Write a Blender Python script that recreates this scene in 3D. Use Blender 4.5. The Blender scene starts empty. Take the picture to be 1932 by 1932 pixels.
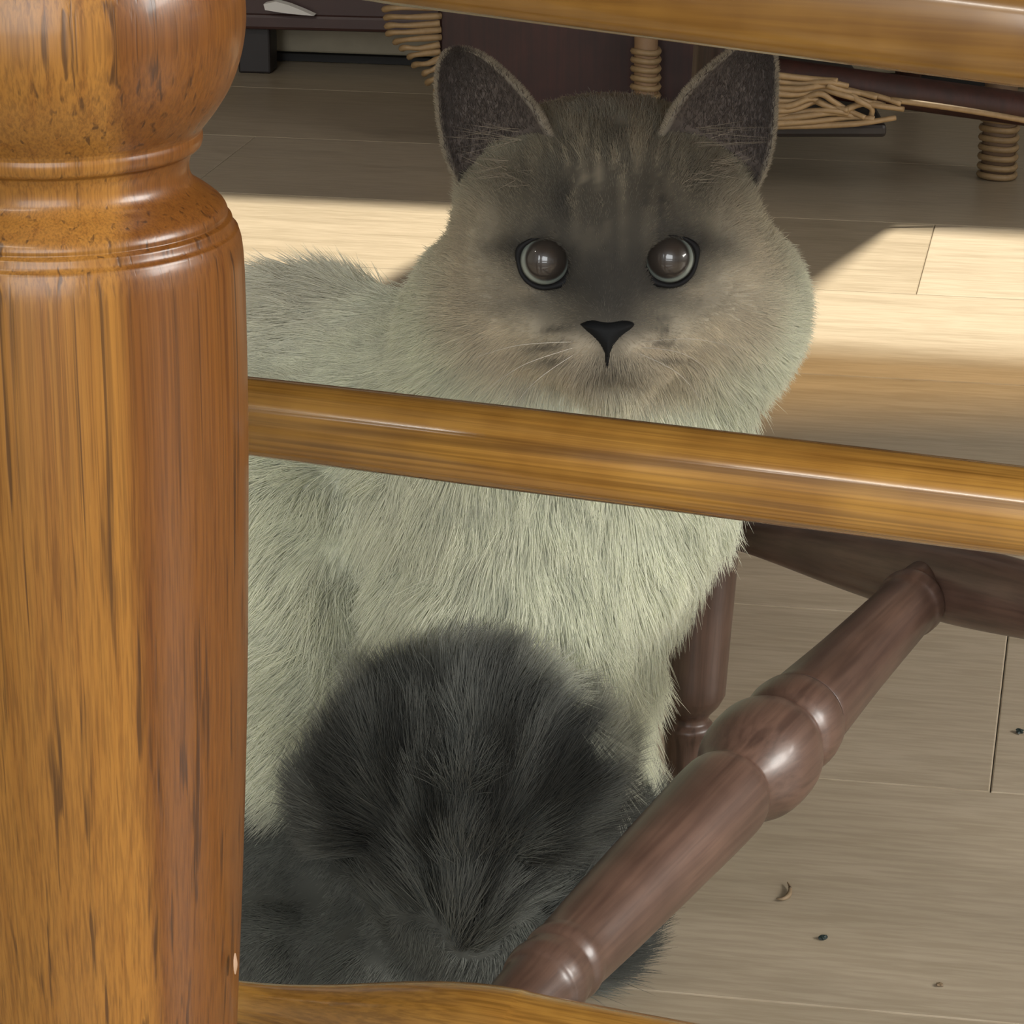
import bpy, bmesh, math, random
import numpy as np
from mathutils import Vector, Matrix

random.seed(7)
rng = np.random.default_rng(11)
S = bpy.context.scene
COL = S.collection

# ------------------------------------------------------------------ camera, light, exposure
CAM_H, TILT, FPX = 0.525, math.radians(19), 5775.0
cd = bpy.data.cameras.new('camera'); cam = bpy.data.objects.new('camera', cd); COL.objects.link(cam)
cam.location = (0, 0, CAM_H); cam.rotation_euler = (math.pi/2 - TILT, 0, 0)
cd.sensor_width = 36; cd.lens = FPX*36/1932; cd.clip_start = 0.02
S.camera = cam
S.view_settings.view_transform = 'Standard'; S.view_settings.look = 'None'
S.view_settings.exposure = 0.0; S.view_settings.gamma = 1; S.view_settings.use_curve_mapping = False

W = bpy.data.worlds.new('room_light'); S.world = W; W.use_nodes = True
W.node_tree.nodes['Background'].inputs[0].default_value = (1.0, 0.97, 0.90, 1)
W.node_tree.nodes['Background'].inputs[1].default_value = 0.34

def lamp(name, kind, loc, energy, color, rot=None, target=None, **kw):
    l = bpy.data.lights.new(name, kind); l.energy = energy; l.color = color
    for k, v in kw.items(): setattr(l, k, v)
    o = bpy.data.objects.new(name, l); COL.objects.link(o); o.location = loc
    if target is not None:
        o.rotation_euler = (Vector(target) - Vector(loc)).to_track_quat('-Z', 'Y').to_euler()
    return o
SUN = Vector((-0.22, -0.5, -1)).normalized()
lamp('sun', 'SUN', (1, 4, 3), 9.5, (1.0, 0.92, 0.76), target=Vector((1, 4, 3)) + SUN, angle=math.radians(1.8))
lamp('ceiling_lamp', 'AREA', (-1.0, -0.7, 1.9), 16, (1.0, 0.95, 0.86), target=(0.05, 0.8, 0.3), shape='RECTANGLE', size=1.3, size_y=0.08)
lamp('fill_behind_camera', 'AREA', (-0.3, -1.7, 0.95), 62, (0.95, 0.98, 1.0), target=(0, 0.7, 0.25), shape='RECTANGLE', size=1.8, size_y=1.4)  # added frontal fill that brightens the cat; no window is known here
lamp('window_at_right', 'AREA', (2.1, 0.35, 0.95), 50, (1.0, 0.97, 0.92), target=(0.1, 0.62, 0.1), shape='RECTANGLE', size=1.5, size_y=1.2, spread=math.radians(90))

# ------------------------------------------------------------------ helpers
ct, st = math.cos(TILT), math.sin(TILT)
def ray(px, py):
    a, b = (px-966)/FPX, (966-py)/FPX
    return Vector((a, ct + b*st, -st + b*ct))
def at(px, py, Y):                         # point on the vertical plane y = Y
    d = ray(px, py); return Vector((0, 0, CAM_H)) + d*(Y/d.y)
def onfloor(px, py, Z=0.0):
    d = ray(px, py); return Vector((0, 0, CAM_H)) + d*((Z-CAM_H)/d.z)
def onside(px, py, y0=0.71, k=-0.404):     # point on the plane of the chair's near side, y = y0 + k x
    d = ray(px, py); t = y0/(d.y - k*d.x); return Vector((0, 0, CAM_H)) + d*t

def tag(o, label=None, cat=None, group=None, kind=None):
    if label: o['label'] = label
    if cat: o['category'] = cat
    if group: o['group'] = group
    if kind: o['kind'] = kind
    return o
def thing(name, loc, label, cat, group=None, rz=0):
    o = bpy.data.objects.new(name, None); COL.objects.link(o); o.location = loc; o.rotation_euler.z = rz
    o.empty_display_size = 0.02
    return tag(o, label, cat, group)
def mesh_obj(name, verts, faces, mat, parent=None, smooth=True, M=None):
    me = bpy.data.meshes.new(name)
    me.from_pydata([tuple(v) for v in verts], [], faces)
    if smooth: me.polygons.foreach_set('use_smooth', [True]*len(me.polygons))
    me.validate(); me.update()
    if mat: me.materials.append(mat)
    return link(name, me, parent, M)
def link(name, me, parent=None, M=None):
    o = bpy.data.objects.new(name, me); COL.objects.link(o)
    if M is None: M = Matrix.Identity(4)
    if parent is not None:
        o.parent = parent
        P = Matrix.Translation(parent.location) @ Matrix.Rotation(parent.rotation_euler.z, 4, 'Z')
        if parent.parent is not None: P = parent.parent.matrix_basis @ P
        o.matrix_basis = P.inverted() @ M
    else:
        o.matrix_basis = M
    return o
def frame(A, B):
    """matrix with local z running from A to B"""
    A, B = Vector(A), Vector(B); z = (B-A).normalized()
    if z.z > 0.9999: return Matrix.Translation(A), (B-A).length
    q = z.to_track_quat('Z', 'Y')
    return Matrix.Translation(A) @ q.to_matrix().to_4x4(), (B-A).length
def smooth_profile(pts, n=6):
    """cubic (Catmull-Rom) resample of (t, r); points given as (t, r, 1) stay sharp"""
    out = []
    P = [(p[0], p[1]) for p in pts]; sharp = [len(p) > 2 for p in pts]
    for i in range(len(P)-1):
        p1, p2 = np.array(P[i]), np.array(P[i+1])
        m1 = (p2 - np.array(P[i-1]))/2 if i > 0 and not sharp[i] else (p2-p1)
        m2 = (np.array(P[i+2]) - p1)/2 if i+2 < len(P) and not sharp[i+1] else (p2-p1)
        for k in range(n):
            s = k/n; h = (2*s**3-3*s**2+1)*p1 + (s**3-2*s**2+s)*m1 + (-2*s**3+3*s**2)*p2 + (s**3-s**2)*m2
            out.append((h[0], max(h[1], 1e-4)))
    out.append(P[-1]); return out
def lathe(name, A, B, prof, mat, parent, seg=48, n=6, squash=1.0):
    """turned piece: prof = [(fraction along A-B, radius[, sharp])]"""
    M, L = frame(A, B)
    pr = smooth_profile([((p[0]*L, p[1]) + tuple(p[2:])) for p in prof], n)
    V, F = [], []
    for t, r in pr:
        for k in range(seg):
            a = 2*math.pi*k/seg; V.append((r*math.cos(a), r*math.sin(a)*squash, t))
    for i in range(len(pr)-1):
        for k in range(seg):
            k2 = (k+1) % seg
            F.append((i*seg+k, i*seg+k2, (i+1)*seg+k2, (i+1)*seg+k))
    F.append(tuple(range(seg-1, -1, -1))); b = (len(pr)-1)*seg; F.append(tuple(range(b, b+seg)))
    return mesh_obj(name, V, F, mat, parent, True, M)
def tube(name, pts, r, mat, parent, seg=8, sub=5, flat=1.0):
    pts = [np.array(p, float) for p in pts]
    C = []
    for i in range(len(pts)-1):
        p0 = pts[max(i-1, 0)]; p1 = pts[i]; p2 = pts[i+1]; p3 = pts[min(i+2, len(pts)-1)]
        for k in range(sub):
            s = k/sub
            C.append(0.5*((2*p1)+(-p0+p2)*s+(2*p0-5*p1+4*p2-p3)*s*s+(-p0+3*p1-3*p2+p3)*s**3))
    C.append(pts[-1]); n = len(C); V, F = [], []
    for i, c in enumerate(C):
        t = Vector(C[min(i+1, n-1)] - C[max(i-1, 0)]).normalized()
        u = t.cross(Vector((0, 1, 0))); u = (u if u.length > 1e-3 else t.cross(Vector((1, 0, 0)))).normalized(); w = t.cross(u)
        rr = r(i/(n-1)) if callable(r) else r
        for k in range(seg):
            a = 2*math.pi*k/seg; V.append(Vector(c) + u*(rr*math.cos(a)*flat) + w*(rr*math.sin(a)))
    for i in range(n-1):
        for k in range(seg):
            k2 = (k+1) % seg; F.append((i*seg+k, i*seg+k2, (i+1)*seg+k2, (i+1)*seg+k))
    F.append(tuple(range(seg-1, -1, -1))); F.append(tuple(range((n-1)*seg, n*seg)))
    return mesh_obj(name, V, F, mat, parent)
def box(name, size, mat, parent=None, M=None, bevel=0.0, segs=2):
    bm = bmesh.new(); bmesh.ops.create_cube(bm, size=1)
    for v in bm.verts: v.co = Vector((v.co.x*size[0], v.co.y*size[1], v.co.z*size[2]))
    if bevel: bmesh.ops.bevel(bm, geom=bm.edges[:], offset=bevel, segments=segs, affect='EDGES', profile=0.5)
    me = bpy.data.meshes.new(name); bm.to_mesh(me); bm.free()
    if mat: me.materials.append(mat)
    return link(name, me, parent, M)
def T(x, y, z, rz=0): return Matrix.Translation((x, y, z)) @ Matrix.Rotation(rz, 4, 'Z')

# ------------------------------------------------------------------ materials
class NT:
    def __init__(s, name):
        s.m = bpy.data.materials.new(name); s.m.use_nodes = True; s.t = s.m.node_tree
        s.b = s.t.nodes['Principled BSDF']; s.out = s.t.nodes['Material Output']
    def n(s, typ, **kw):
        x = s.t.nodes.new(typ)
        for k, v in kw.items(): setattr(x, k, v)
        return x
    def l(s, a, b): s.t.links.new(a, b)
    def set(s, **kw):
        for k, v in kw.items(): s.b.inputs[k.replace('_', ' ')].default_value = v
    def mix(s, fac, a, b, mode='MIX'):
        x = s.n('ShaderNodeMix', data_type='RGBA', blend_type=mode)
        for i, v in ((0, fac), (6, a), (7, b)):
            if hasattr(v, 'links') or hasattr(v, 'is_linked'): s.l(v, x.inputs[i])
            else: x.inputs[i].default_value = v if i == 0 else (*v[:3], 1)
        return x.outputs[2]
    def ramp(s, fac, stops, interp='LINEAR'):
        x = s.n('ShaderNodeValToRGB'); x.color_ramp.interpolation = interp; e = x.color_ramp.elements
        while len(e) < len(stops): e.new(0.5)
        for q, (p, c) in zip(e, stops): q.position = p; q.color = (*c, 1) if len(c) == 3 else c
        s.l(fac, x.inputs[0]); return x.outputs[0]
    def noise(s, vec, scale, detail=3, rough=0.55, dist=0.0):
        x = s.n('ShaderNodeTexNoise'); x.inputs['Scale'].default_value = scale; x.inputs['Detail'].default_value = detail
        x.inputs['Roughness'].default_value = rough; x.inputs['Distortion'].default_value = dist
        s.l(vec, x.inputs['Vector']); return x.outputs[0]
    def coords(s, scale, rnd=True):
        tc = s.n('ShaderNodeTexCoord'); mp = s.n('ShaderNodeMapping'); mp.inputs['Scale'].default_value = scale
        s.l(tc.outputs['Object'], mp.inputs['Vector'])
        if rnd:
            oi = s.n('ShaderNodeObjectInfo'); ml = s.n('ShaderNodeMath', operation='MULTIPLY'); ml.inputs[1].default_value = 37.0
            s.l(oi.outputs['Random'], ml.inputs[0]); s.l(ml.outputs[0], mp.inputs['Location'])
        return mp.outputs[0], tc
W3 = (1, 1, 1); K3 = (0, 0, 0)
def plain(name, col, rough=0.6, spec=0.5, var=0.15, scale=60):
    w = NT(name); v, tc = w.coords((1, 1, 1))
    f = w.noise(v, scale, 4)
    w.l(w.mix(f, [c*(1-var) for c in col], [c*(1+var) for c in col]), w.b.inputs['Base Color'])
    w.set(Roughness=rough, Specular_IOR_Level=spec); return w.m
def wood(name, light, mid, dark, axis=2, grain=150, streak=0.5, rough=0.28, coat=0.25, two_tone=None, stretch=0.03, spec=0.5):
    """lengthwise grain along one local axis: broad bands, fine fibres and dark open pores"""
    w = NT(name)
    sc = [1.0, 1.0, 1.0]; sc[axis] = stretch
    v, tc = w.coords(sc)
    broad = w.noise(v, grain*0.55, 4, 0.6, 0.6)
    col = w.ramp(broad, [(0.32, mid), (0.5, light), (0.68, mid)])
    fine = w.noise(v, grain*4.5, 3, 0.6, 0.2)
    col = w.mix(w.ramp(fine, [(0.35, W3), (0.6, K3)]), col, dark, 'MIX') if False else w.mix(0.35, col, w.ramp(fine, [(0.38, dark), (0.58, light)]))
    pore = w.noise(v, grain*1.35, 2, 0.5, 0.35)
    pm = w.ramp(pore, [(0.30, W3), (0.40, K3)])
    ml = w.n('ShaderNodeMath', operation='MULTIPLY'); ml.inputs[1].default_value = streak; w.l(pm, ml.inputs[0])
    col = w.mix(ml.outputs[0], col, dark)
    v2, _ = w.coords([s*0.999 for s in (1, 1, 1)], True)
    blot = w.noise(v2, 38, 3, 0.5)
    col = w.mix(w.ramp(blot, [(0.35, (0.35,)*3), (0.65, K3)]), col, mid, 'MULTIPLY') if two_tone is None else col
    if two_tone:                                     # glued-up blank: a darker, redder board on one side
        dark_board, angle, off = two_tone
        sx = w.n('ShaderNodeSeparateXYZ'); w.l(tc.outputs['Object'], sx.inputs[0])
        a = w.n('ShaderNodeMath', operation='MULTIPLY_ADD'); a.inputs[1].default_value = math.cos(angle); a.inputs[2].default_value = -off
        w.l(sx.outputs[0], a.inputs[0])
        b = w.n('ShaderNodeMath', operation='MULTIPLY_ADD'); b.inputs[1].default_value = math.sin(angle)
        w.l(sx.outputs[1], b.inputs[0]); w.l(a.outputs[0], b.inputs[2])
        mk = w.ramp(b.outputs[0], [(0.0, K3), (0.0012, W3)])
        col = w.mix(mk, col, w.mix(0.85, col, dark_board, 'MULTIPLY'))
    w.l(col, w.b.inputs['Base Color'])
    bp = w.n('ShaderNodeBump'); bp.inputs['Strength'].default_value = 0.10; bp.inputs['Distance'].default_value = 0.0006
    w.l(w.ramp(pore, [(0.28, K3), (0.42, W3)]), bp.inputs['Height']); w.l(bp.outputs[0], w.b.inputs['Normal'])
    w.set(Roughness=rough, Coat_Weight=coat, Coat_Roughness=0.12, Specular_IOR_Level=spec)
    return w.m
OAK_LEG = wood('oak_leg', (0.225, 0.100, 0.019), (0.165, 0.066, 0.012), (0.045, 0.020, 0.007), grain=480, streak=0.8, rough=0.36, coat=0.12, spec=0.3, stretch=0.010,
               two_tone=((0.42, 0.30, 0.24), 0.0, 0.0140))
HONEY = wood('honey_oak', (0.37, 0.190, 0.038), (0.28, 0.135, 0.026), (0.07, 0.030, 0.007), grain=230, streak=0.6, stretch=0.012, rough=0.22, coat=0.5)
HONEYX = wood('honey_oak_seat', (0.265, 0.138, 0.030), (0.21, 0.103, 0.022), (0.105, 0.046, 0.011), axis=0, grain=60, streak=0.35, rough=0.25, coat=0.4)
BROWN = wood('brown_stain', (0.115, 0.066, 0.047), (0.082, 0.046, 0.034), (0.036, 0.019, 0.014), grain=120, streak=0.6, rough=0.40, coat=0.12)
MAHOG = wood('mahogany', (0.050, 0.013, 0.008), (0.036, 0.009, 0.006), (0.016, 0.006, 0.004), grain=60, streak=0.4, rough=0.55, coat=0.0)
DARKW = plain('dark_wood', (0.018, 0.013, 0.012), 0.5)
PLUM = plain('plum_wood', (0.050, 0.022, 0.018), 0.45)
CANE = plain('rattan_cane', (0.30, 0.20, 0.10), 0.5, var=0.3, scale=200)
BEIGE = plain('beige_paint', (0.34, 0.29, 0.20), 0.6)
WALLM = plain('wall_paint', (0.38, 0.36, 0.31), 0.8, var=0.04)
CLOTH = plain('white_cloth', (0.75, 0.72, 0.68), 0.9, var=0.05)
SPECK = plain('dark_speck', (0.01, 0.02, 0.018), 0.6)
SPECK2 = plain('tan_speck', (0.16, 0.11, 0.06), 0.7)

def floor_material():
    w = NT('plank_wood'); v, tc = w.coords((0.10, 1, 1))
    g = w.noise(v, 55, 5, 0.6, 0.4)
    col = w.ramp(g, [(0.30, (0.34, 0.28, 0.20)), (0.55, (0.42, 0.35, 0.258)), (0.75, (0.365, 0.30, 0.215))])
    fine = w.noise(v, 330, 3, 0.6)
    col = w.mix(0.30, col, w.ramp(fine, [(0.4, (0.27, 0.215, 0.145)), (0.6, (0.47, 0.40, 0.305))]))
    oi = w.n('ShaderNodeObjectInfo')
    tint = w.ramp(oi.outputs['Random'], [(0, (0.88, 0.87, 0.84)), (1, (1.0, 1.0, 1.0))])
    w.l(w.mix(1.0, col, tint, 'MULTIPLY'), w.b.inputs['Base Color'])
    rr = w.ramp(g, [(0.3, (0.30,)*3), (0.8, (0.42,)*3)]); w.l(rr, w.b.inputs['Roughness'])
    w.set(Specular_IOR_Level=0.45); return w.m
PLANK = floor_material()

# ------------------------------------------------------------------ the room
YAW = math.radians(-11)
R = Matrix.Rotation(YAW, 4, 'Z')
ORIG = onfloor(1868, 1494)                     # a corner where four planks meet
RM = Matrix.Translation((ORIG.x, ORIG.y, 0)) @ R
floor = box('floor', (6, 7, 0.04), plain('subfloor', (0.16, 0.12, 0.08), 0.9), None, Matrix.Translation((0, 1.0, -0.0285)))
tag(floor, kind='structure')
PW, PL = 0.2, 1.2
butts = {0: 0.0, 1: 0.47, 2: -0.62, 3: 0.36, 4: -0.085, 5: 0.55, 6: -0.42, 7: 0.2, 8: -0.3, -1: 0.62, -2: 0.3, -3: -0.1, -4: 0.45, -5: -0.25}
def plank(x0, x1, row):
    L = x1 - x0 - 0.0004; Wd = PW - 0.0004
    me = bpy.data.meshes.new('plank'); h = 0.008; b = 0.0006
    V = []
    for (z, i) in ((-h, 0), (-b, 0), (0, b)):
        V += [(-L/2+i, -Wd/2+i, z), (L/2-i, -Wd/2+i, z), (L/2-i, Wd/2-i, z), (-L/2+i, Wd/2-i, z)]
    F = [(8, 9, 10, 11)]
    for s in (0, 4):
        for k in range(4): F.append((s+k, s+(k+1) % 4, s+4+(k+1) % 4, s+4+k))
    me.from_pydata(V, [], F); me.materials.append(PLANK); me.update()
    link('plank', me, floor, RM @ Matrix.Translation(((x0+x1)/2, (row+0.5)*PW, 0)))
for row in range(-5, 9):
    b0 = butts[row]
    for k in range(-2, 2):
        x0 = b0 + k*PL
        if x0 > 1.2 or x0 + PL < -1.6: continue
        plank(x0, x0+PL, row)

# back wall with the window the sun comes through (the wall follows the planks)
WB = Matrix.Translation((0, 2.775, 0)) @ R
def wall_piece(x0, x1, z0, z1):
    return [(x0, 0, z0), (x1, 0, z0), (x1, 0, z1), (x0, 0, z1), (x0, .12, z0), (x1, .12, z0), (x1, .12, z1), (x0, .12, z1)]
V, F = [], []
for p in ((-2.5, 2.5, 0, 1.05), (-2.5, 2.5, 2.62, 3.0), (-2.5, -1.3, 1.05, 2.62), (1.3, 2.5, 1.05, 2.62)):
    n = len(V); V += wall_piece(*p)
    F += [tuple(n+i for i in f) for f in ((0, 1, 2, 3), (5, 4, 7, 6), (1, 5, 6, 2), (4, 0, 3, 7), (3, 2, 6, 7), (4, 5, 1, 0))]
wall_b = mesh_obj('wall_back', V, F, WALLM, None, False, WB); tag(wall_b, kind='structure')
for nm, x in (('wall_left', -2.2), ('wall_right', 2.2)):
    tag(box(nm, (0.08, 4.6, 3.0), WALLM, None, Matrix.Translation((x, 0.9, 1.5))), kind='structure')
tag(box('ceiling', (4.6, 4.6, 0.06), WALLM, None, Matrix.Translation((0, 0.9, 3.02))), kind='structure')
# unseen sheet added in the window opening to weaken the sun on the nearer floor
bl = NT('sun_filter_sheet'); tp = bl.n('ShaderNodeBsdfTransparent'); tp.inputs[0].default_value = (0.57, 0.47, 0.30, 1)
bl.l(tp.outputs[0], bl.out.inputs['Surface'])
bo = box('sun_filter', (2.62, 0.002, 0.80), bl.m, None, Matrix.Translation((0, 0.09, 2.22))); bo.parent = wall_b
bb = box('baseboard_back', (4.9, 0.012, 0.06), BEIGE, None, WB @ Matrix.Translation((0, -0.0065, 0.038)), 0.002)
tag(bb, kind='structure')
tag(box('gap_shade_1', (4.9, 0.016, 0.0065), plain('dark_gap', (0.012, 0.011, 0.010), 0.7), None, WB @ Matrix.Translation((0, -0.0085, 0.0040))), kind='structure')  # dark strip standing in for the shaded gap below the baseboard

# ------------------------------------------------------------------ dining table: the thick turned leg
LX, LY = -0.0906, 0.600
table = thing('dining_table', (LX, LY, 0), 'oak dining table seen by its thick turned leg in front of the cat', 'table')
def leg_h(py): return at(0, py, LY).z
def leg_r(px, py): return (px-966)/FPX*(LY*ct + (CAM_H-leg_h(py))*st) - LX
sil = [(2300, 436), (1932, 447), (1800, 452), (1600, 459), (1300, 466), (900, 468), (700, 466), (520, 461), (462, 456), (436, 449, 1), (428, 441), (414, 437, 1),
       (408, 428, 1), (398, 428), (384, 419), (366, 396), (350, 372), (335, 360), (318, 356), (300, 358), (285, 364, 1), (276, 378), (260, 382), (247, 380, 1), (240, 383, 1),
       (205, 410), (165, 434), (120, 451), (70, 461), (20, 463), (-40, 456), (-100, 436), (-140, 410), (-160, 404, 1), (-172, 420), (-190, 404, 1), (-215, 400)]
prof = [(leg_h(p[0]), leg_r(p[1], p[0])) + tuple(p[2:]) for p in sil]
prof = [(0.0, 0.024), (0.03, 0.026)] + prof
top = prof[-1][0]
leg = lathe('leg', (LX, LY, 0), (LX, LY, top), [(p[0]/top,) + tuple(p[1:]) for p in prof], OAK_LEG, table, seg=96, n=5)
TYAW = math.radians(6.7)
def on_table(x, y, z): return T(LX, LY, 0) @ Matrix.Rotation(TYAW, 4, 'Z') @ Matrix.Translation((x, y, z))
box('leg_block', (0.078, 0.078, 0.70-top), OAK_LEG, table, on_table(0, 0, (0.70+top)/2), 0.004)
for (x, y) in ((1.15, 0), (0, 1.108), (1.15, 1.108)):
    p = on_table(x, y, 0).translation
    q = link('leg', leg.data, table, T(p.x, p.y, 0))
    box('leg_block', (0.078, 0.078, 0.70-top), OAK_LEG, table, on_table(x, y, (0.70+top)/2), 0.004)
box('apron', (1.07, 0.022, 0.085), HONEYX, table, on_table(0.575, 0.0, 0.655), 0.002)
box('apron', (1.07, 0.022, 0.085), HONEYX, table, on_table(0.575, 1.108, 0.655), 0.002)
box('apron', (0.022, 1.03, 0.085), HONEYX, table, on_table(0, 0.554, 0.655), 0.002)
box('apron', (0.022, 1.03, 0.085), HONEYX, table, on_table(1.15, 0.554, 0.655), 0.002)
box('tabletop', (1.27, 1.23, 0.028), HONEYX, table, on_table(0.575, 0.554, 0.714), 0.008, 3)
# small pale chip on the leg's right edge near the bottom
ch = at(432, 1800, LY-0.006)
chip = mesh_obj('chip', [(0.0011*math.cos(a)*(0.8), 0.0, 0.0026*math.sin(a)) for a in np.linspace(0, 2*math.pi, 13)[:-1]] + [(0, -0.0006, 0)],
                [(i, (i+1) % 12, 12) for i in range(12)], plain('chip_wood', (0.28, 0.18, 0.115), 0.5), table, True,
                Matrix.Translation((LX + 0.0312, LY - 0.0105, ch.z)) @ Matrix.Rotation(math.radians(70), 4, 'Z'))
chip['label'] = 'pale chip where the varnish is gone'

# ------------------------------------------------------------------ the chair the cat sits under
nearL = onside(230, 1300); farfoot = onfloor(1288, 1492)
chair = thing('chair', (0.05, 0.88, 0), 'honey oak chair with darker turned stretchers standing over the cat', 'chair')
# seat: rounded plank, near edge along the top of the picture
e0, e1 = onside(700, -6), onside(1932, 168)
zb = 0.398
def seat():
    # outline in plan, near edge follows y = 0.70 - 0.404 x
    P = [(-0.15, 0.787), (-0.03, 0.722), (0.10, 0.670), (0.30, 0.592), (0.345, 0.60), (0.43, 0.90), (0.41, 0.95), (0.29, 1.04), (0.13, 1.165), (0.06, 1.185), (0.01, 1.14), (-0.13, 0.85)]
    bm = bmesh.new()
    vs = [bm.verts.new((x, y, 0)) for x, y in P]
    f = bm.faces.new(vs)
    r = bmesh.ops.extrude_face_region(bm, geom=[f])
    for v in r['geom']:
        if isinstance(v, bmesh.types.BMVert): v.co.z += 0.024
    for v in bm.verts:                      # the seat falls a little towards its right end
        v.co.z += zb + 0.0035 - 0.062*(v.co.x+0.03)
    bmesh.ops.recalc_face_normals(bm, faces=bm.faces)
    hor = [e for e in bm.edges if abs(e.verts[0].co.z - e.verts[1].co.z) < 0.018]
    bmesh.ops.bevel(bm, geom=hor, offset=0.0095, segments=5, affect='EDGES', profile=0.5)
    me = bpy.data.meshes.new('seat'); bm.to_mesh(me); bm.free()
    me.polygons.foreach_set('use_smooth', [True]*len(me.polygons)); me.materials.append(HONEYX)
    M = Matrix.Translation((0, 0.71, 0.4)) @ Matrix.Rotation(math.radians(-22), 4, 'Z')
    me.transform(M.inverted())
    return link('seat', me, chair, M)
seat()
# near-side legs and rails (the left leg stands behind the table leg)
def splayed(top_, foot, mat=HONEY):
    return lathe('leg', foot, top_, [(0, 0.0095), (0.10, 0.0125), (0.22, 0.0165), (0.285, 0.0175), (0.29, 0.0145, 1), (0.31, 0.0175), (0.335, 0.0175), (0.345, 0.0135, 1),
                  (0.37, 0.0185), (0.41, 0.019), (0.44, 0.0145, 1), (0.47, 0.0165), (0.62, 0.0185), (0.78, 0.016), (0.83, 0.0145, 1), (0.85, 0.017), (0.88, 0.0145, 1), (1, 0.012)], mat, chair, 32, 4)
nl_top = Vector((-0.105, 0.785, 0.415)); nl_foot = Vector((-0.135, 0.765, 0))
nr_top = Vector((0.32, 0.63, 0.395)); nr_foot = Vector((0.345, 0.595, 0))
splayed(nl_top, nl_foot); splayed(nr_top, nr_foot)
a, b = onside(300, 764), onside(2160, 993)
d = (b-a)
lathe('rail', a - d*0.12, b + d*0.55, [(0, 0.0085), (0.1, 0.0098), (0.35, 0.0103), (0.65, 0.0103), (0.9, 0.0098), (1, 0.0085)], HONEY, chair, 20, 4)
# lower near stretcher: thickest where the cross stretcher joins it
na = nl_foot.lerp(nl_top, 0.315); nb = nr_foot.lerp(nr_top, 0.33)
s0 = onside(450, 1893, 0.724); s1 = onside(1000, 1985, 0.724)
dd = (s1 - s0).normalized()
A = s0 - dd*0.045; B = s0 + dd*0.40
def frac(px): return ((onside(px, 1900, 0.724) - A).dot(dd))/0.445
lathe('side_stretcher', A, B, [(0, 0.0060), (frac(450), 0.0062), (frac(600), 0.0088), (frac(750), 0.0132), (frac(860), 0.0155), (frac(960), 0.0160), (frac(1120), 0.0150), (0.7, 0.0115), (0.85, 0.009), (1, 0.0075)], HONEY, chair, 40, 5)
# far side: leg behind the cat, stretcher with its swelling, and the turned cross stretcher
def foot_to(px, py, Y): return at(px, py, Y)
lt = at(1390, -250, 1.165); lf = onfloor(1290, 1497)
FL = (lt - lf).length
def lfrac(py):
    # fraction along the far leg at picture height py (solved on its axis)
    lo, hi = 0.0, 1.0
    for _ in range(40):
        m = (lo+hi)/2; p = lf.lerp(lt, m); q = p - Vector((0, 0, CAM_H)); dep = q.y*ct - q.z*st; y = 966 - FPX*(q.y*st + q.z*ct)/dep
        if y > py: lo = m
        else: hi = m
    return lo
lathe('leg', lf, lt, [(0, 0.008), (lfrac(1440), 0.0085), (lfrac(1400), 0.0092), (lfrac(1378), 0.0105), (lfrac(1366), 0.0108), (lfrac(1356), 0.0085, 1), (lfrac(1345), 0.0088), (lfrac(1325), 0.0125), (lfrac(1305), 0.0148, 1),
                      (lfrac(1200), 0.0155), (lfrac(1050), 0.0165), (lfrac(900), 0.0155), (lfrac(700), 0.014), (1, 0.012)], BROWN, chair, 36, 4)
fa = at(1335, 992, 1.165); fj = at(1762, 1092, 1.040); fd = (fj - fa)
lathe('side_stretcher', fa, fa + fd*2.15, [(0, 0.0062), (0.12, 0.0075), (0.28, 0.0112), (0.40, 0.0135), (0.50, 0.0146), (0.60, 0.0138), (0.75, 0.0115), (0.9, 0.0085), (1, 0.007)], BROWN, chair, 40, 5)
ca = at(985, 1897, 0.748); cb = at(1762, 1092, 1.036)
def P2(p):
    q = p - Vector((0, 0, CAM_H)); dep = q.y*ct - q.z*st
    return 966 + FPX*q.x/dep, 966 - FPX*(q.y*st + q.z*ct)/dep
def cfrac(px):
    lo, hi = -0.2, 1.2
    for _ in range(40):
        m = (lo+hi)/2
        if P2(ca.lerp(cb, m))[0] < px: lo = m
        else: hi = m
    return lo
c0 = cfrac(930)
def cf(px): return (cfrac(px)-c0)/(1-c0)
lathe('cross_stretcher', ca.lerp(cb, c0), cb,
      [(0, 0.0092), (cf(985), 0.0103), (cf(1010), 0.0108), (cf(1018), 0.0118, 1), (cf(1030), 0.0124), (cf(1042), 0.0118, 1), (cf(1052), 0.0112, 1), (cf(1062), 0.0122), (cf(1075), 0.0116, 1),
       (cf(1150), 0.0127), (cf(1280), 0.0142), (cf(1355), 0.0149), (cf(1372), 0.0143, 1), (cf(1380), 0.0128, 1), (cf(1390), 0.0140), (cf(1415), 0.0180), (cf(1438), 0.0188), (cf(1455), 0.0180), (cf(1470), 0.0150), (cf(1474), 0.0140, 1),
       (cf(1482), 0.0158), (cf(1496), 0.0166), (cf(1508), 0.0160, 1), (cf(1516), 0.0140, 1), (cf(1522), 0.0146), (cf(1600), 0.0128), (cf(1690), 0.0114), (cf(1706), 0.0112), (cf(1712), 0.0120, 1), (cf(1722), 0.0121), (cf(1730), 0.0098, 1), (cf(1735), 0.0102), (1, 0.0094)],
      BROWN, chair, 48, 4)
splayed(Vector((0.375, 0.925, 0.385)), Vector((0.40, 0.945, 0)), BROWN)

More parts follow.
